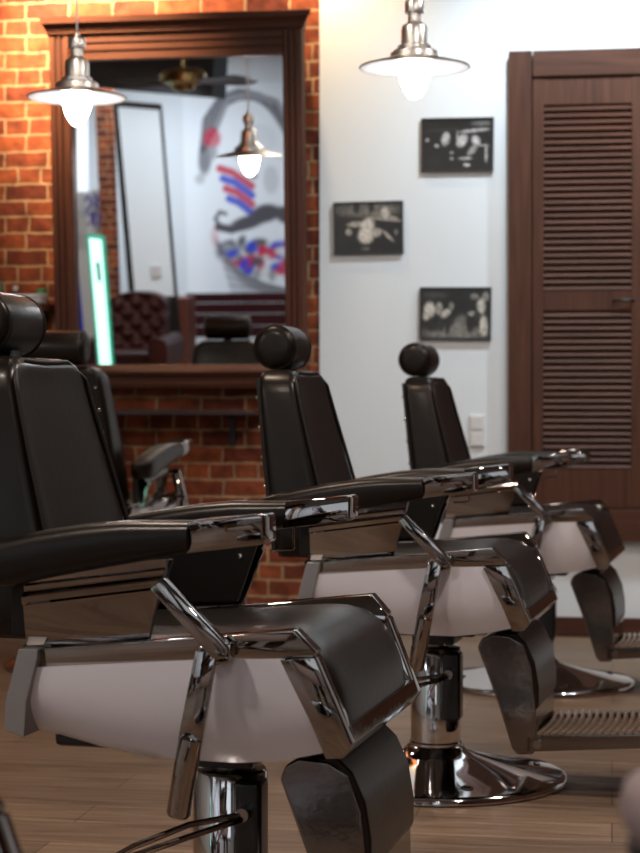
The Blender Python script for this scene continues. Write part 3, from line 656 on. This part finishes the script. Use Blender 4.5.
paint(ell(290, 216, 16, 9, .3), BK, 1); paint(ell(308, 228, 14, 6, .4), BK, 1)
r_ = np.random.default_rng(11)
for k in range(60):
    x_ = 222+r_.random()*82; y_ = 240+r_.random()*38
    if (x_-270)**2/52**2+(y_-240)**2/42**2 < 1: paint(ell(x_, y_, 4.2, 7, r_.random()*2), (RD, BL, GR, RD, BL, WH, BK)[k % 7], .95)
for k in range(16): paint(stroke([(213+k*1.2, 238+k*4.2), (226+k*3, 262+k*2.4), (240+k*6, 283+k*.8), (262+k*5, 292)], 2.6), BK if k % 2 else GR, .7)
paint(ell(212, 236, 4, 10), RD, .35); paint(ell(216, 250, 4, 8), BK, .6)
mu = print_mesh('wall_mural', mw, mh, np.clip(img[:, ::-1], 0, 1) if sb < sa else np.clip(img, 0, 1), (1, 1, 1), 'mural', None, 0)
# wall seen from inside: its face looks along -N (towards the back wall)
cx_ = (sa+sb)/2; mu.location = wp(cx_, DW-.004, (za+zb)/2); mu.rotation_euler = (0, 0, PI-PHI)
if True:
    # the print's local +x now runs along -E_; picture x grows with pixel x
    du = (sb-sa)
    arr = np.clip(img, 0, 1); arr = arr if du < 0 else arr[:, ::-1]
    data = np.ones((NYm*NXm, 4), np.float32); data[:, :3] = arr.reshape(-1, 3); mu.data.color_attributes['paint'].data.foreach_set('color', data.ravel())
tag(mu, 'painted mural of a moustached bearded man in red and blue, seen in the mirror', 'mural')
def slab(name, pts, d, th, m, parent=None, **k):
    v, f = quad_box(name, pts, d, th, m); o = mk(name, v, f, m, parent, loc=None if parent else P0, rot=None if parent else RW, **k); return o
def grp(name, lab, cat, u, v_, d):
    s_, z_ = bs(u, v_, d); e = empty(name, lab, cat, None, wp(s_, d, 0), -PHI); e['_s'] = s_; return e
def slab_in(e, name, pts, d, th, m, **k):                 # slab as a part of a thing whose origin is at (e._s, d, 0)
    v, f = quad_box(name, pts, d, th, m); off = e['_s']
    return mk(name, [(x-off, y+e['_d'], z) for x, y, z in v], f, m, e, **k)
def thing(name, lab, cat, u, d):
    e = grp(name, lab, cat, u, 360, d); e['_d'] = d; return e
def done(e):
    del e['_s']; del e['_d']
e = thing('white_board', 'tall leaning white board in a thin black frame, seen in the mirror', 'board', 146, 9.6)
slab_in(e, 'board_frame', [(112, 100), (161, 104), (181, 340), (133, 340)], 9.6, .03, 'black_frame')
slab_in(e, 'board_face', [(118, 107), (159, 110), (174, 296), (135, 296)], 9.57, .012, mat('board_white', (.80, .84, .86), .5))
slab_in(e, 'socket_box', [(150, 266), (160, 266), (161, 278), (151, 278)], 9.545, .04, 'plastic_white', bev=.004)
done(e)
e = thing('glowing_panel', 'tall glowing green white light panel, seen at the left of the mirror', 'light panel', 96, 7.7)
slab_in(e, 'housing', [(86, 234), (104, 236), (114, 372), (98, 372)], 7.7, .05, mat('green_housing', (.05, .45, .33), .4))
slab_in(e, 'lit_face', [(89, 238), (101, 240), (111, 369), (100, 369)], 7.645, .012, mat('green_light', (.7, 1, .9), .4, emit=(.50, 1, .84), es=.75))
slab_in(e, 'switch', [(96, 262), (99, 262), (101, 281), (98, 281)], 7.63, .012, 'black_plastic')
done(e)
o = slab('blue_banner', [(60, 258), (77, 258), (87, 375), (60, 375)], 7.6, .02, 'blue'); tag(o, 'narrow deep blue banner at the left edge of the mirror', 'banner')
struct(slab('trim_1', [(70, 192), (104, 190), (118, 400), (76, 400)], 9.9, .3, 'grey_wall'))
struct(slab('trim_2', [(93, 70), (110, 70), (118, 300), (104, 300)], 9.75, .1, 'brick'))
struct(slab('trim_3', [(60, 40), (215, 40), (212, 97), (62, 84)], 8.8, .6, 'dark_ceiling'))
o = slab('white_rectangle', [(60, 74), (86, 76), (87, 192), (62, 192)], 9.4, .04, mat('rectangle_white', (.8, .85, .87), .5, emit=(.8, .9, 1), es=.35)); tag(o, 'plain white rectangle with a weak glow high at the left edge of the mirror', 'rectangle')  # white rectangle given a weak emission of its own
g = G(); 
sq = [bs(u, v, 9.58) for u, v in ((83, 194), (101, 228))]
gx, gz = sq[0]; gx2, gz2 = sq[1]; dx_, dz_ = gx2-gx, gz2-gz
for ptsq in ([(.1, .2), (.3, .05), (.5, .2), (.4, .4), (.1, .5)], [(.6, .05), (.9, .1), (.7, .35), (.95, .4)], [(.1, .6), (.4, .55), (.5, .8), (.2, .9)], [(.6, .5), (.6, .95), (.9, .9), (.95, .6), (.7, .6)]):
    g.tube([(gx+a*dx_, -9.58, gz+b_*dz_) for a, b_ in ptsq], .014, 6)
o = g.mk('graffiti_mark', mat('violet_paint', (.06, .04, .20), .6), loc=P0, rot=RW); tag(o, 'violet scrawled lettering on the grey pillar, seen in the mirror', 'graffiti')
# tufted sofa
d_s = 8.6
s_a, z_a = bs(109, 292, d_s); s_b, _ = bs(166, 300, d_s)
cxs = (s_a+s_b)/2; wS = abs(s_b-s_a); e = empty('tufted_armchair', 'oxblood leather tufted armchair, seen low in the mirror', 'armchair', None, wp(cxs, d_s, 0), PI-PHI)
# local: +x runs along -E, -y faces ... the chair faces the back wall (local -y)
hS = max(.75, z_a)
v = []; nx, nz_ = 66, 60
for k in (0, 1):
    for i in range(nx):
        for j in range(nz_):
            x = -wS/2+wS*i/(nx-1); z = .25+(hS-.25)*j/(nz_-1)*(1-.10*((i/(nx-1))*2-1)**2*0)
            row = j/(nz_-1)*7; cc = i/(nx-1)*6
            tuft = abs(math.sin(PI*(cc+row)/1.0*.5))*abs(math.sin(PI*(cc-row)*.5))
            tp = 1-.13*abs((i/(nx-1))*2-1)**3
            y = (-.10-.05*tuft) if k == 0 else .06
            zz = .25+(z-.25)*tp
            v.append((x, -y if False else y+.12*(z-.25), zz))
f = []; NN = nx*nz_
for i in range(nx-1):
    for j in range(nz_-1):
        a = i*nz_+j; f += [(a, a+1, a+nz_+1, a+nz_), (NN+a, NN+a+nz_, NN+a+nz_+1, NN+a+1)]
for i in range(nx-1):
    for j in (0, nz_-1): a = i*nz_+j; f.append((a, a+nz_, NN+a+nz_, NN+a))
for j in range(nz_-1):
    for i in (0, nx-1): a = i*nz_+j; f.append((a, a+1, NN+a+1, NN+a))
mk('tufted_back', [(x, y, z) for x, y, z in v], f, 'oxblood', e, sharp=70)
G().box(-wS/2, wS/2, -.55, .02, .16, .40).mk('seat', 'oxblood', e, bev=.04, seg=4)
for s in (-1, 1):
    rr = [[(s*(wS/2+.06)+a_, y_, .38+b_) for a_, b_ in sup(.09, .14, 2.6, 24)] for y_ in np.linspace(-.60, .05, 6)]
    G().loft(rr).mk('arm', 'oxblood', e, sharp=60)
for sx_, sy_ in ((-1, -.02), (1, -.02), (-1, -.5), (1, -.5)): G().lathe([(.02, 0), (.03, .16)], 14, (sx_*(wS/2-.05), sy_, 0)).mk('leg', 'dark_wood', e)
# slatted wooden bench in front of the mural
d_b = 10.9
s_a, z_a = bs(186, 293, d_b); s_b, z_b = bs(320, 293, d_b); wB = abs(s_b-s_a)
e = empty('slatted_bench', 'dark red slatted wooden bench under the mural, seen in the mirror', 'bench', None, wp((s_a+s_b)/2, d_b, 0), PI-PHI)
zz = [bs(230, v_, d_b)[1] for v_ in (293, 302.5, 303, 313.5, 314, 325.5, 326, 337)]
for i in range(4):
    z1_, z0_ = zz[2*i], zz[2*i+1]
    G().box(-wB/2, wB/2, -.008, .012, z0_, z1_).mk('back_slat', 'bench_wood', e, bev=.006)
zs = max(.2, zz[-1]-.08)
for i in range(4): G().box(-wB/2, wB/2, -.14-i*.11, -.05-i*.11, zs-.03, zs).mk('seat_slat', 'bench_wood', e, bev=.006)
for s in (-1, 1):
    x = s*(wB/2-.03); G().box(x-.025, x+.025, .012, .05, 0, zz[0]).box(x-.025, x+.025, -.48, -.44, 0, zs-.03).box(x-.025, x+.025, -.46, .04, zs-.07, zs-.03).mk('end_frame', 'black_frame', e, bev=.005)
# rust-brown cabinet between armchair and bench
o = slab('brown_cabinet', [(163, 298), (187, 298), (189, 372), (163, 372)], 9.9, .35, mat('rust_brown', (.14, .035, .02), .5), bev=.01); tag(o, 'plain rust brown cabinet between the tufted armchair and the bench', 'cabinet')
spot('board_fill', bounce(146, 150, 8.0)+Vector((.3, 0, .5)), bounce(146, 210, 9.6), 60, 80, COOL, .8, .1)  # spot added only to brighten the board, no lamp hangs here
spot('mural_fill', wp(-5.0, 9.6, CEIL-.05), bounce(240, 180, 11.5), 42, 95, COOL, .8, .1)  # unseen spot, put in to brighten the mural wall
# ceiling fan
d_f = 5.0
p = bounce(183, 77, d_f)
e = empty('ceiling_fan', 'brass ceiling fan with dark blades, seen at the top of the mirror', 'ceiling fan', None, p, .5)
G().lathe([(.03, -.10), (.075, -.085), (.08, -.06), (.12, -.045), (.155, -.03), (.16, .02), (.13, .05), (.06, .06), (.02, .075)], 40).mk('motor', 'brass', e, sharp=30)
G().lathe([(.012, .06), (.012, max(.1, CEIL-p.z))], 16).mk('rod', 'brass', e)
for k in range(4):
    a = k*PI/2
    bl = G().add([(math.cos(a)*r0-math.sin(a)*t_, math.sin(a)*r0+math.cos(a)*t_, z_+t_*.15) for z_ in (-.035, -.028) for r0, t_ in ((.15, -.03), (.25, -.06), (.62, -.075), (.64, 0), (.62, .075), (.25, .06), (.15, .03))],
       [tuple(range(7)), tuple(range(13, 6, -1))]+[(i, i+7, (i+1) % 7+7, (i+1) % 7) for i in range(7)]).mk('blade', 'dark_wood', e)
